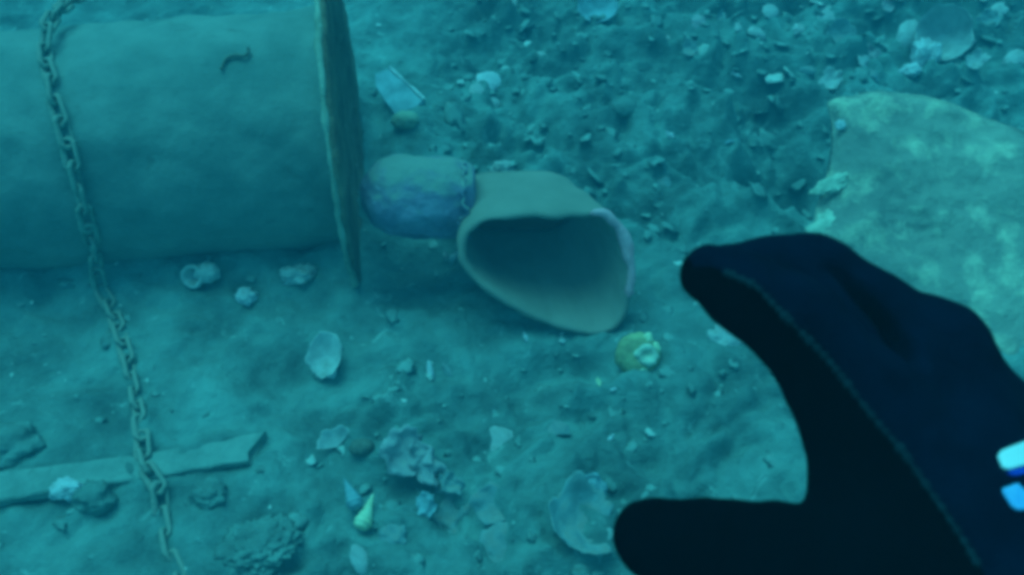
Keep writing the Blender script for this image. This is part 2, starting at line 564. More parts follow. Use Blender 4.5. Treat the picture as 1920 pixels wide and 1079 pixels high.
def closed_spline(pts, n):
    m = len(pts); out = []
    for j in range(n):
        f = j / n * m; i = int(f); t = f - i
        p0, p1, p2, p3 = pts[(i - 1) % m], pts[i % m], pts[(i + 1) % m], pts[(i + 2) % m]
        out.append(0.5 * ((2 * p1) + (p2 - p0) * t + (2 * p0 - 5 * p1 + 4 * p2 - p3) * t * t + (3 * p1 - p0 - 3 * p2 + p3) * t ** 3))
    return out


NR = 96
rim = closed_spline(rim, NR)
rim = [p + MN * (0.006 * noise.noise(p * 18)) + (p - MP - Vector((0, 0, .09))).normalized() * (0.004 * noise.noise(p * 30) + 0.002 * noise.noise(p * 75)) for p in rim]
rc = sum(rim, Vector()) / NR
# the back of the flare, where it meets the stub
back_top = [at_plane(px, 329, (0, rc.y + 0.17, 0), Vector((0, 1, 0))) for px in (846, 1088)]
bc = Vector(((back_top[0].x + back_top[1].x) / 2, rc.y + 0.185, back_top[0].z - 0.075))
BW, BH = (back_top[1].x - back_top[0].x) / 2, 0.075
pipe = empty('flared_pipe', Vector((rc.x, rc.y, 0)))
tag(pipe, 'silt dusted flared pipe with a wide dark mouth and a purple crusted stub behind it', 'pipe')
invp = Matrix.Translation(-pipe.location)
u_, v_ = Vector((1, 0, 0)), None
v_ = MN.cross(u_).normalized() * -1
if v_.z < 0: v_ = -v_
ang = [math.atan2((p - rc).dot(v_), (p - rc).dot(u_)) for p in rim]


def flare(t, off):
    ring = []
    for k in range(NR):
        th = ang[k]
        sq = 1 / max(abs(math.cos(th)) ** 3 + abs(math.sin(th)) ** 3, 1e-6) ** (1 / 3)
        back = bc + Vector((math.cos(th) * BW * sq, 0, math.sin(th) * BH * sq))
        e = t ** 0.85
        p = rim[k].lerp(back, e)
        c = rc.lerp(bc, e)
        d = (p - c).normalized()
        p = p + d * (off + 0.012 * math.sin(math.pi * t) * (0 if off else 1) * 0)
        p = p + d * (0.005 * noise.noise(p * 14) + 0.0025 * noise.noise(p * 40))
        ring.append(p)
    return ring


V, F = [], []
rings = [flare(t / 16, 0) for t in range(17)]
inner = [flare(t / 16, -0.013) for t in range(16, -1, -1)]
# outer skin from back to lip, over the lip, then inside to the back and closed by a wall
lipm = [(rim[k] + (rim[k] - rc).normalized() * -0.0065 + MN * 0.005) for k in range(NR)]
seq = rings[::-1] + [lipm] + inner[::-1]
for rg in seq:
    V += [invp @ p for p in rg]
for j in range(len(seq) - 1):
    for k in range(NR):
        l = (k + 1) % NR
        F.append((j * NR + k, j * NR + l, (j + 1) * NR + l, (j + 1) * NR + k))
F.append(tuple(range(NR)))
F.append(tuple(reversed(range((len(seq) - 1) * NR, len(seq) * NR))))
mesh_obj('flared_mouth', V, F, M_MOUTH, pipe)
# crust along the right hand part of the lip
lp_ = [rim[k] + (rim[k] - rc).normalized() * -0.004 + MN * 0.004 for k in range(NR)]
a0 = min(range(NR), key=lambda k: (lp_[k] - at_plane(1105, 393, MP, MN)).length)
a1 = min(range(NR), key=lambda k: (lp_[k] - at_plane(1184, 552, MP, MN)).length)
seg = [lp_[k] for k in range(a0, a1 + 1)]
rads = [0.0085 + 0.005 * noise.noise(p * 34) for p in seg]
rads[0] = rads[-1] = 0.002
tv, tf = tube(seg, rads, 10)
mesh_obj('lip_crust', [invp @ p for p in tv], tf, M_LIP, pipe)
# purple stub, an uneven round ended log from the flange to the flare
sa = at_plane(752, 368, (0, rc.y + 0.12, 0), Vector((0, 1, 0)))
sb = at_plane(838, 374, (0, rc.y + 0.12, 0), Vector((0, 1, 0)))
h = 0.005
lo = np.minimum(np.array(sa), np.array(sb)) - 0.12; hi = np.maximum(np.array(sa), np.array(sb)) + 0.12
hi[0] = sb.x + 0.10
P = grid_pts(lo, hi, h)
f = cone_sdf(P, sa, sb, 0.067, 0.068)
f = np.maximum(f, P[..., 0] - (sb.x + 0.045))
Vs, Fs = surface_net(f, lo, h)
Vs = [Vector(v) for v in Vs]
cen = (sa + sb) / 2
for i, v in enumerate(Vs):
    d = v - cen; d.x *= 0.3; d.normalize()
    Vs[i] = v + d * (0.006 * noise.noise(v * 12) + 0.0035 * noise.noise(v * 32) + 0.0025 * noise.noise(v * 70))
mesh_obj('crusted_stub', [invp @ v for v in Vs], Fs, M_PURPLE, pipe)
# ragged pink break where the stub meets the flare
tv, tf = [], []
ring = []
for k in range(40):
    th = math.pi * (-0.35 + 1.0 * k / 39)
    p = Vector((sb.x + 0.030 + 0.022 * noise.noise(Vector((k * .3, 0, 3))), sb.y - math.cos(th) * 0.064, sb.z + math.sin(th) * 0.064))
    ring.append(p)
tv, tf = tube(ring, [0.001 + 0.0075 * abs(noise.noise(p * 42)) for p in ring], 8)
mesh_obj('broken_edge', [invp @ p for p in tv], tf, M_PURPLE, pipe)

# ------------------------------------------------------------------ slab of rock at the right
RN = Vector((-0.02, -0.50, 0.86)).normalized()
R0 = ground(1562, 420) + Vector((0.0, 0.0, 0.15))
out_px = [(1560, 186), (1600, 173), (1650, 166), (1705, 168), (1760, 178), (1820, 197), (1880, 224), (1930, 246), (2050, 330), (2260, 470), (2380, 700), (2330, 960), (2160, 1060),
          (1900, 960), (1700, 800), (1590, 640), (1530, 520), (1524, 440), (1538, 395), (1552, 330), (1560, 270), (1563, 225)]
top_o = closed_spline([at_plane(px, py, R0, RN) for px, py in out_px], 120)
cen = sum(top_o, Vector()) / len(top_o)
rock = None
V, F = [], []
rows = []
for q in range(1, 41):           # the upper face, ring by ring
    s = q / 40
    row = []
    for p in top_o:
        w = cen.lerp(p, s)
        hgt = 0.020 * (1 - s ** 4) + 0.014 * noise.noise(w * 6) + 0.012 * noise.noise(w * 14) + 0.007 * noise.noise(w * 32) + 0.004 * noise.noise(w * 70)
        hgt -= 0.012 * sstep(0.93, 1.0, s)
        row.append(w + RN * hgt)
    rows.append(row)
for dz, inn in ((0.010, -0.003), (0.024, 0.012), (0.05, 0.045), (0.10, 0.095), (0.20, 0.13), (0.45, 0.14)):
    row = []
    for p in top_o:
        d = (cen - p); d.z = 0; d.normalize()
        w = p + d * inn - Vector((0, 0, dz))
        w += Vector((noise.noise(w * 9), noise.noise(w * 9 + Vector((3, 3, 3))), 0)) * 0.014 + d * 0.006 * noise.noise(w * 30)
        row.append(w)
    rows.append(row)
V.append(cen + RN * 0.02)
for row in rows: V += row
m = len(top_o)
for k in range(m):
    F.append((0, 1 + k, 1 + (k + 1) % m))
for j in range(len(rows) - 1):
    for k in range(m):
        l = (k + 1) % m
        F.append((1 + j * m + k, 1 + (j + 1) * m + k, 1 + (j + 1) * m + l, 1 + j * m + l))
base = Vector((cen.x, cen.y, gh(cen.x, cen.y)))
rock = mesh_obj('rock_slab', V, F, M_ROCK, loc=base)
tag(rock, 'big flat topped rock covered in pale green algae, behind the glove', 'rock')

def lump(name, px, py, size, mat, seed, squash=(1, 1, .6), rough=0.22, sub=4, sink=0.3, rot=0.0, fine=1.0):
    g = ground(px, py)
    bm = bmesh.new(); bmesh.ops.create_icosphere(bm, subdivisions=sub, radius=1)
    off = Vector((seed * 3.7, seed * 1.3, seed * 0.7))
    for v in bm.verts:
        n = v.co.normalized()
        k = 1 + rough * noise.noise(n * 1.3 + off) + rough * 0.6 * noise.noise(n * 3 + off) + rough * 0.3 * fine * noise.noise(n * 7 + off)
        v.co = Vector((n.x * squash[0], n.y * squash[1], n.z * squash[2])) * k * size
    bmesh.ops.rotate(bm, verts=bm.verts, cent=(0, 0, 0), matrix=Matrix.Rotation(rot, 3, 'Z'))
    V = [v.co.copy() + Vector((0, 0, size * squash[2] * (1 - 2 * sink))) for v in bm.verts]
    F = [[v.index for v in f.verts] for f in bm.faces]
    bm.free()
    o = mesh_obj(name, V, F, mat)
    o.location = g
    return o


# ------------------------------------------------------------------ batten
def batten():
    a = ground(-160, 962) ; b = ground(478, 848)
    a.z += 0.009; b.z += 0.016
    d = (b - a); Ln = d.length; d.normalize()
    s = Vector((-d.y, d.x, 0)).normalized(); u = d.cross(s)
    V, F = [], []
    n = 60
    w, t = 0.023, 0.007
    prof = [(-w, -t), (-w, t * .7), (-w * .9, t), (w * .9, t), (w, t * .7), (w, -t)]
    for i in range(n + 1):
        x = Ln * i / n
        for j, (p, q) in enumerate(prof):
            c = a + d * x + s * p + u * q
            c += s * (0.004 * noise.noise(c * 9) + 0.003 * noise.noise(c * 34 + Vector((p * 99, 0, 0)))) + u * (0.003 * noise.noise(c * 25))
            c += u * 0.006 * math.sin(i * .09)
            c += u * (0.0035 * noise.noise(Vector((x * 6, p * 40, 4))))
            if i == n:
                c += d * (p * 0.9)
            if i == 0:
                c -= d * 0.01 * noise.noise(c * 40)
            V.append(c)
    m = len(prof)
    for i in range(n):
        for j in range(m):
            l = (j + 1) % m
            F.append((i * m + j, i * m + l, (i + 1) * m + l, (i + 1) * m + j))
    F.append(tuple(range(m))); F.append(tuple(reversed(range(n * m, (n + 1) * m))))
    o = mesh_obj('batten', V, F, M_WOOD, loc=Vector(((a + b) / 2)), smooth=False)
    tag(o, 'long narrow pale batten half sunk in the silt, crossed by the chain', 'batten')


batten()

# ------------------------------------------------------------------ shells, stones and scraps
CAMDIR = Vector((0, -0.707, 0.707))


def place(o, px, py, up=0.0, normal=(0, 0, 1), spin=0.0):
    g = ground(px, py, up)
    q = Vector(normal).normalized().to_track_quat('Z', 'Y')
    o.rotation_mode = 'QUATERNION'
    o.rotation_quaternion = q @ Quaternion((0, 0, 1), spin)
    o.location = g + Vector((0, 0, up))
    return o


def valve(name, size, mat, seed, cup=0.28, ruffle=0.05, aspect=1.0, part=1.0, thick=0.05, jag=0.16):
    """an oyster or scallop like half shell: cupped, ridged round the hinge, uneven margin; part<1 leaves a broken piece"""
    NRg, NTt = 14, 48
    off = Vector((seed * 2.1, seed * .7, seed))
    V, F = [], []
    full = part >= 0.999
    nt = NTt if full else NTt + 1
    for side in (0, 1):
        for i in range(NRg + 1):
            r = i / NRg
            for k in range(nt):
                th = 2 * math.pi * part * k / NTt
                dirv = Vector((math.cos(th), math.sin(th), 0))
                m = 1 + jag * noise.noise(dirv * 1.6 + off) + jag * .6 * noise.noise(dirv * 4 + off)
                x, y = dirv.x * r * m * aspect, dirv.y * r * m
                z = cup * (r * m) ** 2 + ruffle * r * math.sin(r * 16 + 2 * noise.noise(dirv * 2 + off)) * 0.16
                z += ruffle * r * 2.2 * noise.noise(Vector((x * 1.9, y * 1.9, 0)) + off)
                if side:
                    z -= thick * (1 - 0.75 * r ** 3)
                V.append(Vector((x, y, z)) * size)
    W = (NRg + 1) * nt
    kk = NTt
    for side in (0, 1):
        for i in range(NRg):
            for k in range(kk):
                l = (k + 1) % nt if full else k + 1
                q = [side * W + i * nt + k, side * W + i * nt + l, side * W + (i + 1) * nt + l, side * W + (i + 1) * nt + k]
                F.append(q if not side else q[::-1])
    for k in range(kk):
        l = (k + 1) % nt if full else k + 1
        F.append((NRg * nt + k, NRg * nt + l, W + NRg * nt + l, W + NRg * nt + k))
    if not full:
        for i in range(NRg):
            for k in (0, kk):
                F.append((i * nt + k, (i + 1) * nt + k, W + (i + 1) * nt + k, W + i * nt + k))
    return mesh_obj(name, V, F, mat)


def auger(name, length, rad, mat, turns=7):
    """a tall spired snail shell: a cone with swollen whorls winding to a point"""
    n, sgm = 110, 24
    V, F = [], []
    for i in range(n + 1):
        t = i / n
        for k in range(sgm):
            th = 2 * math.pi * k / sgm
            ph = (t * turns + k / sgm) % 1
            r = rad * 1.18 * (1 - t) ** 1.05 * (0.90 + 0.12 * math.sin(math.pi * ph) ** 0.7)
            if t < 0.18: r *= 0.30 + 0.70 * (t / 0.18) ** 0.6
            V.append(Vector((r * math.cos(th), r * math.sin(th), length * t)))
    for i in range(n):
        for k in range(sgm):
            l = (k + 1) % sgm
            F.append((i * sgm + k, i * sgm + l, (i + 1) * sgm + l, (i + 1) * sgm + k))
    F.append(tuple(reversed(range(sgm))))
    # apertural lip
    return mesh_obj(name, V, F, mat)


def lathe(name, prof, mat, parent=None, wob=0.0, seed=0, sgm=48):
    V, F = [], []
    n = len(prof)
    for k in range(sgm):
        th = 2 * math.pi * k / sgm
        for r, z in prof:
            p = Vector((r * math.cos(th), r * math.sin(th), z))
            e = 1 + wob * noise.noise(p * 60 + Vector((seed, 0, 0))) + wob * noise.noise(p * 140)
            V.append(Vector((p.x * e, p.y * e, p.z * (1 + (e - 1) * .5))))
    for k in range(sgm):
        l = (k + 1) % sgm
        for i in range(n - 1):
            F.append((k * n + i, l * n + i, l * n + i + 1, k * n + i + 1))
    return mesh_obj(name, V, F, mat, parent)


def slab_piece(name, px_list, p0, nrm, t, mat):
    nrm = Vector(nrm).normalized()
    topv = [at_plane(px, py, p0, nrm) for px, py in px_list]
    n = len(topv)
    c = sum(topv, Vector()) / n
    V = [c.lerp(p, 0.97) + nrm * 0 for p in topv] + [p - nrm * t * 0.25 for p in topv] + [p - nrm * t for p in topv]
    F = [tuple(range(n))]
    for j in range(2):
        for k in range(n):
            l = (k + 1) % n
            F.append((j * n + k, (j + 1) * n + k, (j + 1) * n + l, j * n + l))
    F.append(tuple(reversed(range(2 * n, 3 * n))))
    o = mesh_obj(name, V, F, mat, smooth=False, loc=c - nrm * t * .5)
    me = o.data
    bm = bmesh.new(); bm.from_mesh(me); bmesh.ops.recalc_face_normals(bm, faces=bm.faces); bm.to_mesh(me); bm.free()
    return o


# shard leaning by the flange, with a bright broken edge
sg = ground(745, 205)
sh = slab_piece('pottery_shard', [(702, 138), (729, 128), (795, 186), (783, 200), (742, 217), (722, 190), (704, 162)], sg + Vector((0, 0, 0.012)), (-0.25, -0.35, 0.9), 0.010, M_BLUE)
tag(sh, 'flat angular blue grey shard with a straight white edge, right of the flange', 'shard')
e0, e1 = at_plane(730, 127, sg + Vector((0, 0, .012)), Vector((-0.25, -0.35, 0.9)).normalized()), at_plane(796, 187, sg + Vector((0, 0, .012)), Vector((-0.25, -0.35, 0.9)).normalized())
tv, tf = tube([e0.lerp(e1, k / 10) + Vector((0, 0, 0.0015)) for k in range(11)], [0.0030 + 0.0012 * math.sin(k) for k in range(11)], 8)
eo = mesh_obj('broken_edge', [v - sh.location for v in tv], tf, M_WHITE, sh)
tag(lump('pebble', 760, 233, 0.026, M_GREEN, 4, (1.1, .8, .7), .15, 3, .25), 'smooth oval green pebble just below the angular shard', 'pebble')

S = px_at(ground(960, 540))


def sz(px_radius, px, py):
    return px_radius * px_at(ground(px, py))


def shell(name, px, py, rp, mat, seed, label, cat='shell', normal=(0, -.5, .86), spin=0.0, up=0.006, group=None, **kw):
    o = valve(name, sz(rp, px, py), mat, seed, **kw)
    place(o, px, py, up, normal, spin)
    return tag(o, label, cat, group)


shell('half_shell', 915, 150, 22, M_WHITE, 1, 'round pale half shell lying open, right of the angular shard', cup=-.35)
shell('half_shell', 926, 186, 16, M_SHELL, 2, 'small pale shell with a thin tail edge just under the round pale half shell', cup=-.4, aspect=.7, normal=(.3, -.5, .8), spin=.5)
shell('half_shell', 893, 167, 14, M_SHELL, 21, 'small grey shell tucked against the left side of the round pale half shell', cup=-.3)
shell('half_shell', 966, 6, 24, M_SHELL, 3, 'pale domed shell cut by the top of the picture', cup=-.5, aspect=1.2)
shell('oyster_shell', 1118, 18, 38, M_BLUE, 4, 'wide shallow dish shaped shell rim standing near the top edge', cup=.5, ruffle=.03)
tag(lump('pebble', 1014, 102, 0.014, M_SHELL, 6, (1, 1, .8), .2, 3, .2), 'small round pale pebble alone on the rubble slope', 'pebble')
tag(lump('stone', 1168, 208, 0.026, M_STONE, 7, (1.1, .9, .7), .25, 3, .3), 'round grey stone on the rubble slope above the pipe mouth', 'stone')
# heap of shells at the upper right
shell('oyster_shell', 1770, 60, 50, M_SHELL, 8, 'large ring rimmed oyster shell standing open above the rock', cup=.75, ruffle=.04, normal=(-.35, -.75, .5), thick=.08, up=.03, jag=.1)
shell('half_shell', 1790, 36, 20, M_CRUST, 9, 'pale yellowish shell on the upper rim of the ring rimmed oyster', cup=-.3, aspect=.5, spin=-.7, normal=(-.2, -.5, .8), up=.05, jag=.4)
shell('half_shell', 1700, 66, 32, M_SHELL, 10, 'pale upright shell left of the ring rimmed oyster', cup=-.4, aspect=.7, normal=(-.5, -.6, .6), up=.02)
tag(lump('coral_chunk', 1728, 122, 0.034, M_WHITE, 11, (.8, 1, 1.2), .4, 4, .25, .5, 2), 'knobbly bright white chunk just above the rock edge', 'coral')
tag(lump('coral_chunk', 1705, 146, 0.020, M_WHITE, 12, (1.2, .8, .8), .4, 4, .25, .2, 2), 'smaller white crusty chunk touching the rock edge', 'coral')
shell('half_shell', 1785, 96, 34, M_MAUVE, 13, 'mauve white shell fragment beneath the ring rimmed oyster', cup=-.2, aspect=1.2, normal=(.1, -.5, .9))
shell('half_shell', 1545, 26, 22, M_SHELL, 14, 'pale shell left of the shell heap by the top edge', cup=-.3, normal=(-.3, -.5, .8))
shell('half_shell', 1445, 22, 15, M_SHELL, 15, 'small pale shell lying furthest left on the slope above the rock', cup=-.4)
shell('half_shell', 1575, 70, 26, M_OYSTER, 16, 'grey cupped shell on the slope directly above the rock corner', cup=.5, normal=(-.2, -.6, .7))
shell('half_shell', 1388, 106, 10, M_WHITE, 17, 'tiny white shell glinting on the dark slope left of the rock', cup=-.3, aspect=.5, jag=.6, ruffle=.4, spin=1.0)
shell('half_shell', 1258, 252, 10, M_WHITE, 18, 'tiny white shell on the slope above and right of the pipe mouth', cup=-.3, aspect=.5, jag=.6, ruffle=.4, spin=1.0)
shell('half_shell', 1370, 272, 18, M_BLUE, 19, 'bluish crescent shell in the shade left of the rock', cup=-.5, part=.55)
shell('half_shell', 1245, 335, 16, M_OYSTER, 20, 'dull grey shell on the floor right of the flared pipe', cup=-.3)
# pale shells that look alike, strewn between the heap and the top edge
srng = random.Random(21)
for k_, (px, py) in enumerate(((1500, 60), (1520, 118), (1600, 20), (1625, 112), (1655, 40), (1640, 140), (1660, 10), (1845, 60), (1870, 20), (1830, 115), (1890, 150), (1560, 150), (1480, 10),
                               (1310, 40), (1350, 30), (1290, 110), (1420, 60), (1385, 60), (1250, 60))):
    shell('half_shell', px, py, srng.uniform(11, 21), srng.choice([M_SHELL, M_OYSTER, M_MAUVE, M_SHELL]), 80 + k_, 'small pale shell half buried in the rubble slope above the rock',
          group='pale shells on the slope above the rock', normal=(srng.uniform(-.5, .5), -.5, .8), spin=srng.uniform(0, 6), cup=srng.choice([-.5, -.35, .4]), ruffle=.14, jag=.35, aspect=srng.uniform(.6, 1.2), up=.012)
# on the left floor
w = empty('snail_shell', ground(380, 530) + Vector((0, 0, 0.004)))
u2 = sz(1, 380, 527)
def blob(name, c, sc, mat, parent, seed, amp=.12):
    bm = bmesh.new(); bmesh.ops.create_icosphere(bm, subdivisions=4, radius=1)
    V = []
    for v in bm.verts:
        n = v.co.normalized()
        k = 1 + amp * noise.noise(n * 2 + Vector((seed, 0, 0))) + amp * .4 * math.sin(n.x * 11 + n.z * 3)
        V.append(Vector((n.x * sc[0], n.y * sc[1], n.z * sc[2])) * k + Vector(c))
    F = [[v.index for v in f.verts] for f in bm.faces]; bm.free()
    return mesh_obj(name, V, F, mat, parent)
blob('shell_body', (11 * u2, 6 * u2, 18 * u2), (25 * u2, 20 * u2, 19 * u2), M_SHELL, w, 3)
ap = lathe('aperture_lip', [(0.0005, -17 * u2), (9 * u2, -15 * u2), (13 * u2, -6 * u2), (15 * u2, 1 * u2), (18 * u2, 5 * u2), (22 * u2, 3 * u2), (23 * u2, -4 * u2), (19 * u2, -16 * u2), (8 * u2, -22 * u2), (0.0005, -23 * u2)], M_SHELL, w, 0.06, 5)
ap.location = (-13 * u2, -6 * u2, 20 * u2)
ap.rotation_mode = 'QUATERNION'; ap.rotation_quaternion = Vector((-0.15, -0.80, 0.55)).to_track_quat('Z', 'Y')
tag(w, 'coiled pale snail shell with an open mouth in front of the cylinder', 'snail shell')
tag(lump('coral_chunk', 461, 562, 0.018, M_WHITE, 31, (1, 1, .7), .45, 4, .3, 0, 2), 'small crusty white lump right of the coiled snail shell', 'coral')
tag(lump('coral_chunk', 560, 517, 0.022, M_SHELL, 32, (1.2, .8, .8), .45, 4, .3, .4, 2), 'pale knobbly lump against the foot of the cylinder', 'coral')
shell('oyster_shell', 614, 668, 44, M_SHELL, 33, 'grey oyster shell with a bright right edge, alone below the flange', cup=.4, aspect=.75, normal=(-.2, -.55, .75), up=.016, thick=.1)
shell('half_shell', 630, 640, 20, M_WHITE, 34, 'narrow white shell flake on the right edge of the lone grey oyster', cup=-.3, aspect=.35, normal=(.5, -.4, .7), spin=.2, up=.016)
tag(lump('coral_chunk', 618, 700, 0.013, M_WHITE, 35, (1, 1, .7), .4, 3, .3), 'little white crust at the bottom of the lone grey oyster', 'coral')
shell('half_shell', 808, 700, 24, M_WHITE, 36, 'upright white shell sliver below the stub and left of the pipe mouth', cup=-.3, aspect=.28, normal=(.2, -.6, .75), spin=-.1, up=.010)
shell('half_shell', 840, 696, 18, M_OYSTER, 37, 'dull grey sliver just right of the upright white sliver', cup=-.3, aspect=.35, normal=(.1, -.6, .75), spin=.5)
shell('half_shell', 632, 838, 34, M_SHELL, 38, 'thin pale crescent shell rim lying above the spired shells', cup=.5, part=.42, normal=(0, -.4, .9), spin=.75, up=.008, thick=.1)
tag(lump('pebble', 678, 843, 0.015, M_TWIG, 39, (1.2, .9, .8), .2, 3, .3), 'small brownish pebble inside the pale crescent shell', 'pebble')
a1_ = auger('spired_shell', sz(74, 690, 975), sz(19, 690, 975), M_YELLOW, 6)
g = ground(678, 1003); tip = ground(706, 938) + Vector((0, 0, .012))
a1_.location = g + Vector((0, 0, .014)); a1_.rotation_mode = 'QUATERNION'; a1_.rotation_quaternion = (tip - g).to_track_quat('Z', 'Y')
tag(a1_, 'bright yellow white spired shell pointing up and right', 'spired shell')
a2_ = auger('spired_shell', sz(70, 660, 940), sz(17, 660, 940), M_BLUE, 6)
g = ground(672, 962); tip = ground(643, 902) + Vector((0, 0, .012))
a2_.location = g + Vector((0, 0, .012)); a2_.rotation_mode = 'QUATERNION'; a2_.rotation_quaternion = (tip - g).to_track_quat('Z', 'Y')
tag(a2_, 'blue grey spired shell leaning left behind the bright yellow one', 'spired shell')
# rumpled oysters along the bottom
shell('oyster_shell', 764, 848, 44, M_MAUVE, 41, 'crumpled mauve oyster shell topmost of the rumpled cluster', cup=.2, ruffle=.34, normal=(.2, -.5, .8), jag=.4, up=.012)
shell('oyster_shell', 800, 884, 48, M_MAUVE, 42, 'long crumpled mauve oyster in the middle of the rumpled cluster', cup=.1, ruffle=.36, aspect=.6, normal=(.3, -.5, .7), jag=.4, up=.014, spin=.3)
shell('oyster_shell', 838, 955, 54, M_OYSTER, 43, 'broad wavy grey oyster lowest of the rumpled cluster', cup=-.15, ruffle=.34, jag=.35, up=.014)
shell('oyster_shell', 792, 952, 30, M_BLUE, 44, 'bluish oyster wedged left of the broad wavy grey one', cup=-.2, ruffle=.34, aspect=.7, normal=(-.3, -.4, .8), jag=.35, up=.01)
shell('oyster_shell', 846, 915, 26, M_OYSTER, 45, 'small dark grey oyster flake above the broad wavy one', cup=.2, ruffle=.34, aspect=.7, jag=.4, up=.016, spin=.8)
shell('oyster_shell', 920, 945, 36, M_OYSTER, 46, 'flat grey oyster between the rumpled cluster and the round hollow one', cup=.2, ruffle=.14, jag=.3, up=.008)
shell('oyster_shell', 945, 1025, 46, M_OYSTER, 47, 'wide grey oyster with ridged face near the bottom edge', cup=-.2, ruffle=.1, jag=.25, up=.008)
shell('oyster_shell', 1080, 985, 68, M_OYSTER, 48, 'large round hollow oyster beside the tip of the thumb', cup=.5, ruffle=.16, normal=(.35, -.1, .9), jag=.4, up=.001, thick=.10)
shell('oyster_shell', 1110, 920, 32, M_BLUE, 49, 'crusty bluish white shell on the rim of the large hollow oyster', cup=-.3, ruffle=.34, aspect=.8, jag=.4, up=.02)
shell('oyster_shell', 735, 1010, 26, M_OYSTER, 50, 'grey shell right of the bright yellow spired shell', cup=-.3, ruffle=.15, jag=.3, spin=1.0)
shell('half_shell', 682, 1055, 34, M_SHELL, 51, 'pale shell edge below the spired shells by the bottom of the picture', cup=-.4, aspect=.55, normal=(.4, -.5, .7), up=.01)
shell('half_shell', 925, 832, 34, M_SHELL, 52, 'flat pale triangular shell on the open silt above the oysters', cup=-.15, aspect=1.1, ruffle=.03, jag=.3, up=.004)
shell('half_shell', 1045, 815, 28, M_OYSTER, 53, 'faint rounded shell rim half buried below the yellow barnacle', cup=-.3, part=.6, up=.004)
shell('half_shell', 1145, 821, 8, M_WHITE, 54, 'tiny pale chip above the large hollow oyster', cup=-.3, aspect=.5, jag=.6, ruffle=.4, spin=5.6)
shell('half_shell', 1120, 745, 9, M_YELLOW, 55, 'tiny yellowish chip below and left of the yellow barnacle', cup=-.3, aspect=.5, jag=.6, ruffle=.4, spin=0.3)
shell('half_shell', 1150, 728, 7, M_WHITE, 56, 'tiny pale chip right below the yellow barnacle', cup=-.3, aspect=.5, jag=.6, ruffle=.4, spin=4.9)
shell('half_shell', 1362, 632, 30, M_SHELL, 57, 'pale shell flake peeping out from under the pointing finger', cup=-.3, ruffle=.15, jag=.4, up=.01)
shell('half_shell', 985, 632, 9, M_WHITE, 58, 'tiny pale chip under the lower lip of the pipe mouth', cup=-.3, aspect=.5, jag=.6, ruffle=.4, spin=0.3)
shell('half_shell', 850, 482, 12, M_WHITE, 59, 'small white chip touching the left corner of the pipe mouth', cup=-.3, aspect=.5, jag=.6, ruffle=.4, spin=2.4, up=.01)
shell('half_shell', 835, 478, 9, M_SHELL, 60, 'small dull chip left of the pipe mouth corner', cup=-.3, aspect=.5, jag=.6, ruffle=.4, spin=0.3)
tag(lump('coral_chunk', 945, 312, 0.020, M_SHELL, 61, (1.3, .8, .7), .4, 4, .3, 0, 2), 'pale crusty lump behind the top of the flared pipe', 'coral')
tag(lump('coral_chunk', 128, 928, 0.020, M_WHITE, 62, (1.1, .8, .8), .35, 4, .1, 0, 2), 'small white lump sitting on the batten left of the chain', 'coral')
tag(lump('stone', 178, 940, 0.026, M_STONE, 63, (1.1, .9, .8), .3, 4, .3, 0, 2), 'dark grey stone against the batten left of the chain', 'stone')
tag(lump('stone', 392, 930, 0.024, M_STONE, 64, (1.1, .9, .6), .3, 4, .35, 0, 2), 'small brown grey stone below the batten tip', 'stone')
tag(lump('stone', 485, 1022, 0.040, M_STONE, 65, (1.2, 1.0, .35), .4, 5, .45, .3, 2.5), 'knobbly grey stone mound at the bottom right of the chain', 'stone')
tag(lump('stone', 20, 835, 0.040, M_STONE, 66, (1.1, .9, .5), .3, 4, .4, .3, 2), 'flat grey stone at the left edge above the batten', 'stone')
for px, py, rr, mm, sd, sq, lab in ((1556, 432, .034, M_CRUST, 67, (1.0, .9, .16), 'large cream crust on the lower left corner of the rock, touching the glove'),
                                    (1562, 345, .028, M_CRUST, 68, (.5, 1.2, .12), 'long pale green crust on the left edge of the rock, above the cream one'),
                                    (1574, 236, .009, M_WHITE, 69, (1, 1, .5), 'small white crust just below the top left corner of the rock')):
    o = lump('crust', px, py, rr, mm, sd, sq, .45, 4, .3, sd * 1.0, 2)
    o.location = at_plane(px, py, R0 + RN * 0.008, RN)
    o.rotation_mode = 'QUATERNION'; o.rotation_quaternion = RN.to_track_quat('Z', 'Y')
    tag(o, lab, 'crust')
# twig on the cylinder
tp = [hit_drum(px, py, DR + 0.006) for px, py in ((415, 130), (420, 115), (430, 106), (446, 104), (458, 106), (466, 97), (464, 88))]
tp = resample(tp, 0.004)
tv, tf = tube(tp, [0.0030 + 0.0015 * noise.noise(p * 60) for p in tp], 8)
tag(mesh_obj('twig', tv, tf, M_TWIG, loc=tp[0].copy()), 'short crooked dark twig lying on top of the cylinder', 'twig')
# yellow barnacle
bp_ = ground(1194, 672)
u1 = sz(1, 1194, 672)
bar = empty('barnacle', bp_)
tag(bar, 'round yellow crusted barnacle with a pale ringed centre below the pipe mouth', 'barnacle')
bar.rotation_mode = 'QUATERNION'
bar.rotation_quaternion = Vector((0.18, -0.55, 0.82)).to_track_quat('Z', 'Y')
bar.location = bp_ + Vector((0, 0, .006))
lathe('barnacle_cup', [(0.001, -14 * u1), (34 * u1, -14 * u1), (42 * u1, -4 * u1), (43 * u1, 8 * u1), (38 * u1, 20 * u1), (30 * u1, 27 * u1), (20 * u1, 30 * u1), (10 * u1, 26 * u1), (0.0005, 24 * u1)], M_OCHRE, bar, 0.07, 3)
rg = lathe('barnacle_ring', [(19 * u1, -3 * u1), (21 * u1, 2 * u1), (17 * u1, 7 * u1), (11 * u1, 6 * u1), (7 * u1, 0), (0.0004, -2 * u1)], M_SHELL, bar, 0.26, 8)
rg.data.materials[0] = M_CRUST
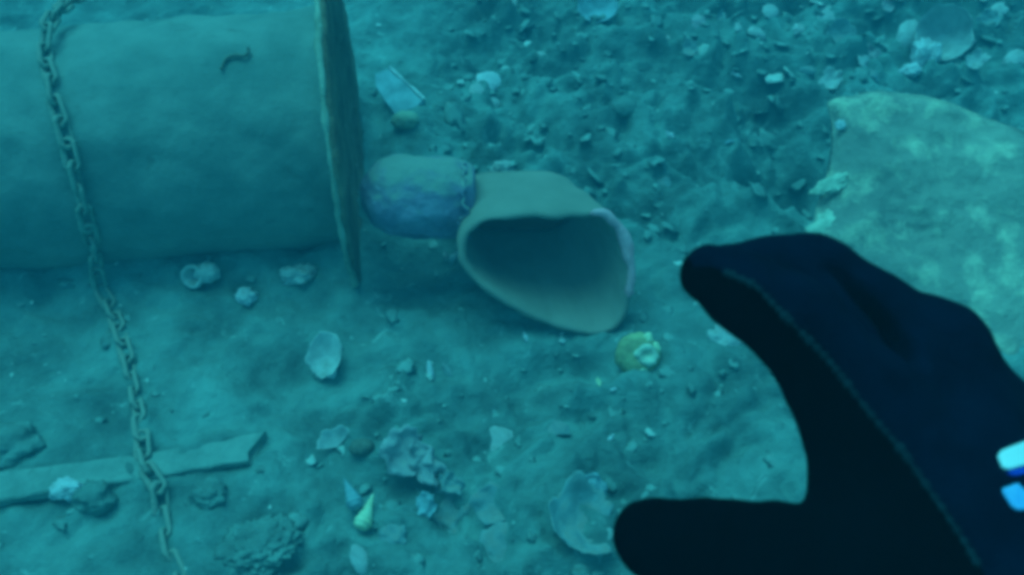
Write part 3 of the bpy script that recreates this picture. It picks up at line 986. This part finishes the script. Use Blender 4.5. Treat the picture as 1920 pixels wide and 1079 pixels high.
rg.location = (7 * u1, -5 * u1, 29 * u1)
for k_, (ax_, ay_) in enumerate(((22, 22), (30, 4), (-4, -28))):
    cr = lathe('barnacle_crust', [(12 * u1, -6 * u1), (11 * u1, 3 * u1), (6 * u1, 7 * u1), (0.0004, 8 * u1)], M_YELLOW, bar, 0.35, 20 + k_, 20)
    cr.location = (ax_ * u1, ay_ * u1, 21 * u1)

# rubble: more broken shell and gravel than anyone could count
rng = random.Random(11)
ico = bmesh.new(); bmesh.ops.create_icosphere(ico, subdivisions=2, radius=1)
IV = [v.co.copy() for v in ico.verts]; IF = [[v.index for v in f.verts] for f in ico.faces]; ico.free()
V, F, T = [], [], []
count = 0
while count < 2200:
    x, y = rng.uniform(-1.25, 1.3), rng.uniform(0.62, 2.55)
    far = sstep(1.2, 1.45, y) * sstep(-0.25, -0.05, x)
    low = sstep(-0.45, -0.1, x) * (1 - sstep(0.95, 1.1, y))
    dens = 0.22 + 0.75 * max(far, low)
    dens *= 0.35 + 1.1 * max(0, 0.45 + noise.noise(Vector((x * 4, y * 4, 9))))
    if rng.random() > dens:
        continue
    count += 1
    s = 0.003 + 0.010 * rng.random() ** 2.8 + (0.008 * rng.random() if far > .5 and rng.random() < .2 else 0)
    flat = rng.uniform(0.10, 0.34)
    rot = Matrix.Rotation(rng.uniform(0, 6.3), 3, 'Z') @ Matrix.Rotation(rng.uniform(-.45, .45), 3, 'X')
    off = Vector((count * .37, count * .11, 0))
    c = Vector((x, y, gh(x, y) - s * flat * 0.12))
    b = len(V)
    if far > .4 and rng.random() < .12:
        s = rng.uniform(.010, .021); flat = .13
        rot = rot @ Matrix.Rotation(rng.uniform(-.8, .8), 3, 'Y')
    tone = min(1, max(0, rng.gauss(0.62, 0.12))) if rng.random() > .06 else rng.uniform(.85, 1)
    asp = rng.uniform(.6, 1.5)
    for n in IV:
        k = 1 + 0.9 * noise.noise(n * 1.5 + off) + .5 * noise.noise(n * 4 + off)
        V.append(c + rot @ (Vector((n.x * asp, n.y, n.z * flat)) * (k * s)))
        T.append(tone)
    F += [[i + b for i in f] for f in IF]
rub = mesh_obj('shell_rubble', V, F, tone_material('rubble'))
at_ = rub.data.attributes.new('tone', 'FLOAT', 'POINT')
at_.data.foreach_set('value', T)
tag(rub, 'scattered shell grit and gravel strewn over the seabed', kind='stuff')

# ------------------------------------------------------------------ the diver's gloved hand
def hc(px, py, d):       # hand laid out in metres: x right, y up, z towards the viewer
    return np.array(((px - 960) / FX * d, -(py - 539.5) / FX * d, -d))


def J(px, py, d, rpx):
    return hc(px, py, d), rpx * d / FX


i_tip, i_dip, i_pip, i_mcp = J(1328, 512, .352, 58), J(1405, 550, .350, 75), J(1482, 600, .348, 86), J(1628, 790, .352, 106)
m_tip, m_dip, m_pip, m_mcp = J(1362, 505, .385, 52), J(1440, 512, .382, 66), J(1524, 520, .376, 78), J(1738, 668, .374, 100)
r_tip, r_pip, r_mcp = J(1500, 600, .420, 56), J(1640, 590, .412, 66), J(1815, 790, .405, 78)
l_tip, l_pip, l_mcp = J(1640, 720, .440, 50), J(1760, 690, .440, 60), J(1925, 905, .425, 78)
t_tip, t_ip, t_mcp, t_cmc = J(1225, 1012, .340, 80), J(1335, 1036, .338, 92), J(1450, 1048, .340, 100), J(1660, 1098, .345, 140)
wr1, wr2 = J(1900, 1130, .345, 190), J(2010, 1080, .395, 165)
arm = (np.array((0.30, -0.24, -0.20)), 0.046)
arm2 = (np.array((0.42, -0.36, 0.02)), 0.054)
bones = [
    [(i_tip, i_dip), (i_dip, i_pip), (i_pip, i_mcp)],
    [(m_tip, m_dip), (m_dip, m_pip), (m_pip, m_mcp)],
    [(r_tip, r_pip), (r_pip, r_mcp)],
    [(l_tip, l_pip), (l_pip, l_mcp)],
    [(t_tip, t_ip), (t_ip, t_mcp), (t_mcp, t_cmc)],
    [(i_mcp, wr1), (m_mcp, wr1), (m_mcp, wr2), (r_mcp, wr2), (l_mcp, wr2), (t_cmc, wr1), (t_cmc, i_mcp), (wr1, wr2), (i_mcp, m_mcp), (m_mcp, r_mcp), (r_mcp, l_mcp)],
    [(wr1, arm), (wr2, arm), (arm, arm2)],
]
h = 0.0024
lo, hi = np.array((0.03, -0.44, -0.475)), np.array((0.50, 0.05, 0.10))
P = grid_pts(lo, hi, h).astype(np.float32)
f = None
for chainb in bones:
    fc = None
    for (a, b) in chainb:
        d = cone_sdf(P, a[0], b[0], a[1], b[1]).astype(np.float32)
        fc = d if fc is None else smin(fc, d, 0.006)
    f = fc if f is None else smin(f, fc, 0.007)
Vs, Fs = surface_net(f, lo, h)
del P, f
# light smoothing of the grid's terraces
Vs = np.array(Vs)
Fa = np.array(Fs)
for it in range(3):
    acc = np.zeros_like(Vs); c = np.zeros(len(Vs))
    for k in range(4):
        for l in ((k + 1) % 4, (k - 1) % 4):
            np.add.at(acc, Fa[:, k], Vs[Fa[:, l]]); np.add.at(c, Fa[:, k], 1)
    Vs = Vs * 0.4 + acc / c[:, None] * 0.6


def plane2(px, py):
    return np.array(((px - 960) / FX * .35, -(py - 539.5) / FX * .35))


# the open crease between forefinger and middle finger, and folds of the fabric, pressed into the surface
crease = [plane2(*p) for p in ((1552, 490), (1590, 525), (1625, 568), (1660, 612), (1695, 650), (1722, 684))]
cd = [0.1, 0.4, 0.85, 1.0, 0.7, 0.1]
folds = [([(1500, 452), (1530, 480), (1552, 512)], .0014, .004), ([(1440, 480), (1462, 520), (1470, 560)], .0012, .005),
         ([(1790, 660), (1830, 700), (1850, 760)], .0014, .006), ([(1640, 520), (1690, 570), (1740, 640)], -.0012, .005),
         ([(1300, 1010), (1320, 960), (1330, 935)], .0012, .005), ([(1330, 475), (1380, 500), (1440, 545)], -.0010, .005),
         ([(1560, 580), (1610, 640), (1660, 690)], -.0010, .005),
         ([(1560, 500), (1600, 498), (1640, 512)], .0012, .004), ([(1690, 600), (1740, 610), (1790, 640)], .0011, .004),
         ([(1700, 760), (1760, 800), (1800, 860)], .0009, .008), ([(1420, 590), (1450, 640), (1462, 690)], .0014, .005),
         ([(1540, 760), (1560, 830), (1560, 900)], .0014, .008), ([(1500, 940), (1470, 990), (1480, 1040)], .0014, .007),
         ([(1640, 560), (1700, 640), (1735, 700)], -.0012, .004)]


def seg_d(p, pts, w=None):
    best = np.full(len(p), 9.0); wt = np.zeros(len(p))
    for j in range(len(pts) - 1):
        a, b = pts[j], pts[j + 1]; ab = b - a
        t = np.clip(((p - a) @ ab) / (ab @ ab), 0, 1)
        d = np.linalg.norm(p - a - t[:, None] * ab, axis=1)
        m = d < best
        best[m] = d[m]
        if w: wt[m] = (w[j] + (w[j + 1] - w[j]) * t)[m]
    return best, wt


def normals(Vs, Fa):
    n = np.cross(Vs[Fa[:, 2]] - Vs[Fa[:, 0]], Vs[Fa[:, 3]] - Vs[Fa[:, 1]])
    N_ = np.zeros_like(Vs)
    for k in range(4): np.add.at(N_, Fa[:, k], n)
    return N_ / np.maximum(np.linalg.norm(N_, axis=1), 1e-12)[:, None]


Nn = normals(Vs, Fa)
q2 = Vs[:, :2] / -Vs[:, 2:3] * .35
near = (Nn[:, 2] > 0) & (Vs[:, 2] < -0.25)
dd, ww = seg_d(q2, crease, cd)
Vs -= Nn * ((0.017 * ww * np.exp(-(dd / 0.0021) ** 2)) * near)[:, None]
for pts, amp, wid in folds:
    dd, _ = seg_d(q2, [plane2(*p) for p in pts]); 
    Vs -= Nn * (amp * np.exp(-(dd / wid) ** 2) * near)[:, None]
Vw = [Vector(v) for v in Vs]
for i, v in enumerate(Vw):
    Vs[i] += Nn[i] * (0.0016 * noise.noise(v * 35) + 0.0005 * noise.noise(v * 120))
Nn = normals(Vs, Fa)
VW = [CAM_P + CAM_R @ Vector(v) for v in Vs]
root = CAM_P + CAM_R @ Vector(arm2[0])
person = empty('person', root)
tag(person, 'diver reaching in from the right with black and navy glove, finger and thumb spread', 'person')
glove = mesh_obj('glove', [v - root for v in VW], Fs, [M_NAVY, M_BLACK], person)
# panels: palm side black, back of the hand navy, parted at the seam
seam_px = [(1290, 492), (1350, 508), (1416, 535), (1460, 582), (1498, 620), (1548, 671), (1586, 718), (1642, 790), (1686, 840), (1749, 929), (1800, 1004), (1844, 1079), (1900, 1170), (2010, 1330)]
seam2 = [plane2(*p) for p in seam_px]
sxs = np.array([p[1] for p in seam2])[::-1]; sys_ = np.array([p[0] for p in seam2])[::-1]
fcn = Vs[Fa].mean(1)
q2 = fcn[:, :2] / -fcn[:, 2:3] * .35
mi = (q2[:, 0] < np.interp(q2[:, 1], sxs, sys_)).astype(int)
glove.data.polygons.foreach_set('material_index', mi.tolist())
tree = BVHTree.FromPolygons([tuple(v) for v in Vs], [tuple(int(i) for i in f_) for f_ in Fs])


def on_glove(px, py, off=0.0):
    d = Vector(((px - 960) / FX, -(py - 539.5) / FX, -1)).normalized()
    loc, nor, _, _ = tree.ray_cast(Vector((0, 0, 0)), d)
    if loc is None:
        return None
    if nor.dot(d) > 0: nor = -nor
    return CAM_P + CAM_R @ (loc + nor * off), CAM_R @ nor


sp = []
for (x0, y0), (x1, y1) in zip(seam_px[1:11], seam_px[2:12]):
    for k in range(12):
        t = k / 12
        hit = on_glove(x0 + (x1 - x0) * t, y0 + (y1 - y0) * t, 0.0003)
        if hit: sp.append(hit[0] - root)
sp = [sum(sp[max(0, i - 3):i + 4], Vector()) / len(sp[max(0, i - 3):i + 4]) for i in range(len(sp))]
tv, tf = tube(sp, [max(0.0002, 0.0011 + 0.0005 * math.sin(i * 1.9) + 0.0012 * noise.noise(Vector((i * .16, 0, 5)))) for i in range(len(sp))], 8)
mesh_obj('seam', tv, tf, M_SEAM, glove)


def patch(name, quad, mat, off=0.0009):
    """a printed flake following the glove: corners given in order, filled as a little grid with thickness"""
    nn = 10
    a, b, c, d = [np.array(p, float) for p in quad]
    V, F = [], []
    for lay in (off, -0.0012):
        for i in range(nn + 1):
            for j in range(nn + 1):
                s, t = i / nn, j / nn
                e_ = min(s, 1.0) / 0.10
                if e_ < 1: t = 0.5 + (t - 0.5) * math.sqrt(max(0.35, 1 - (1 - e_) ** 2))
                p = (a * (1 - s) + b * s) * (1 - t) + (d * (1 - s) + c * s) * t
                hit = on_glove(p[0], p[1], lay)
                V.append((hit[0] - root) if hit else V[-1])
    n1 = nn + 1
    for i in range(nn):
        for j in range(nn):
            F.append((i * n1 + j, (i + 1) * n1 + j, (i + 1) * n1 + j + 1, i * n1 + j + 1))
    W = n1 * n1
    edge = [i * n1 for i in range(n1)] + [nn * n1 + j for j in range(1, n1)] + [i * n1 + nn for i in range(nn - 1, -1, -1)] + [j for j in range(nn - 1, 0, -1)]
    for k in range(len(edge)):
        l = (k + 1) % len(edge)
        F.append((edge[k], W + edge[k], W + edge[l], edge[l]))
    return mesh_obj(name, V, F, mat, glove)


patch('printed_logo', [(1867, 850), (1960, 812), (1962, 862), (1882, 884)], M_LOGOW)
patch('printed_logo', [(1884, 886), (1962, 865), (1962, 880), (1900, 894)], M_LOGOB)
patch('printed_logo', [(1876, 918), (1905, 908), (1962, 958), (1900, 957)], M_LOGOC)
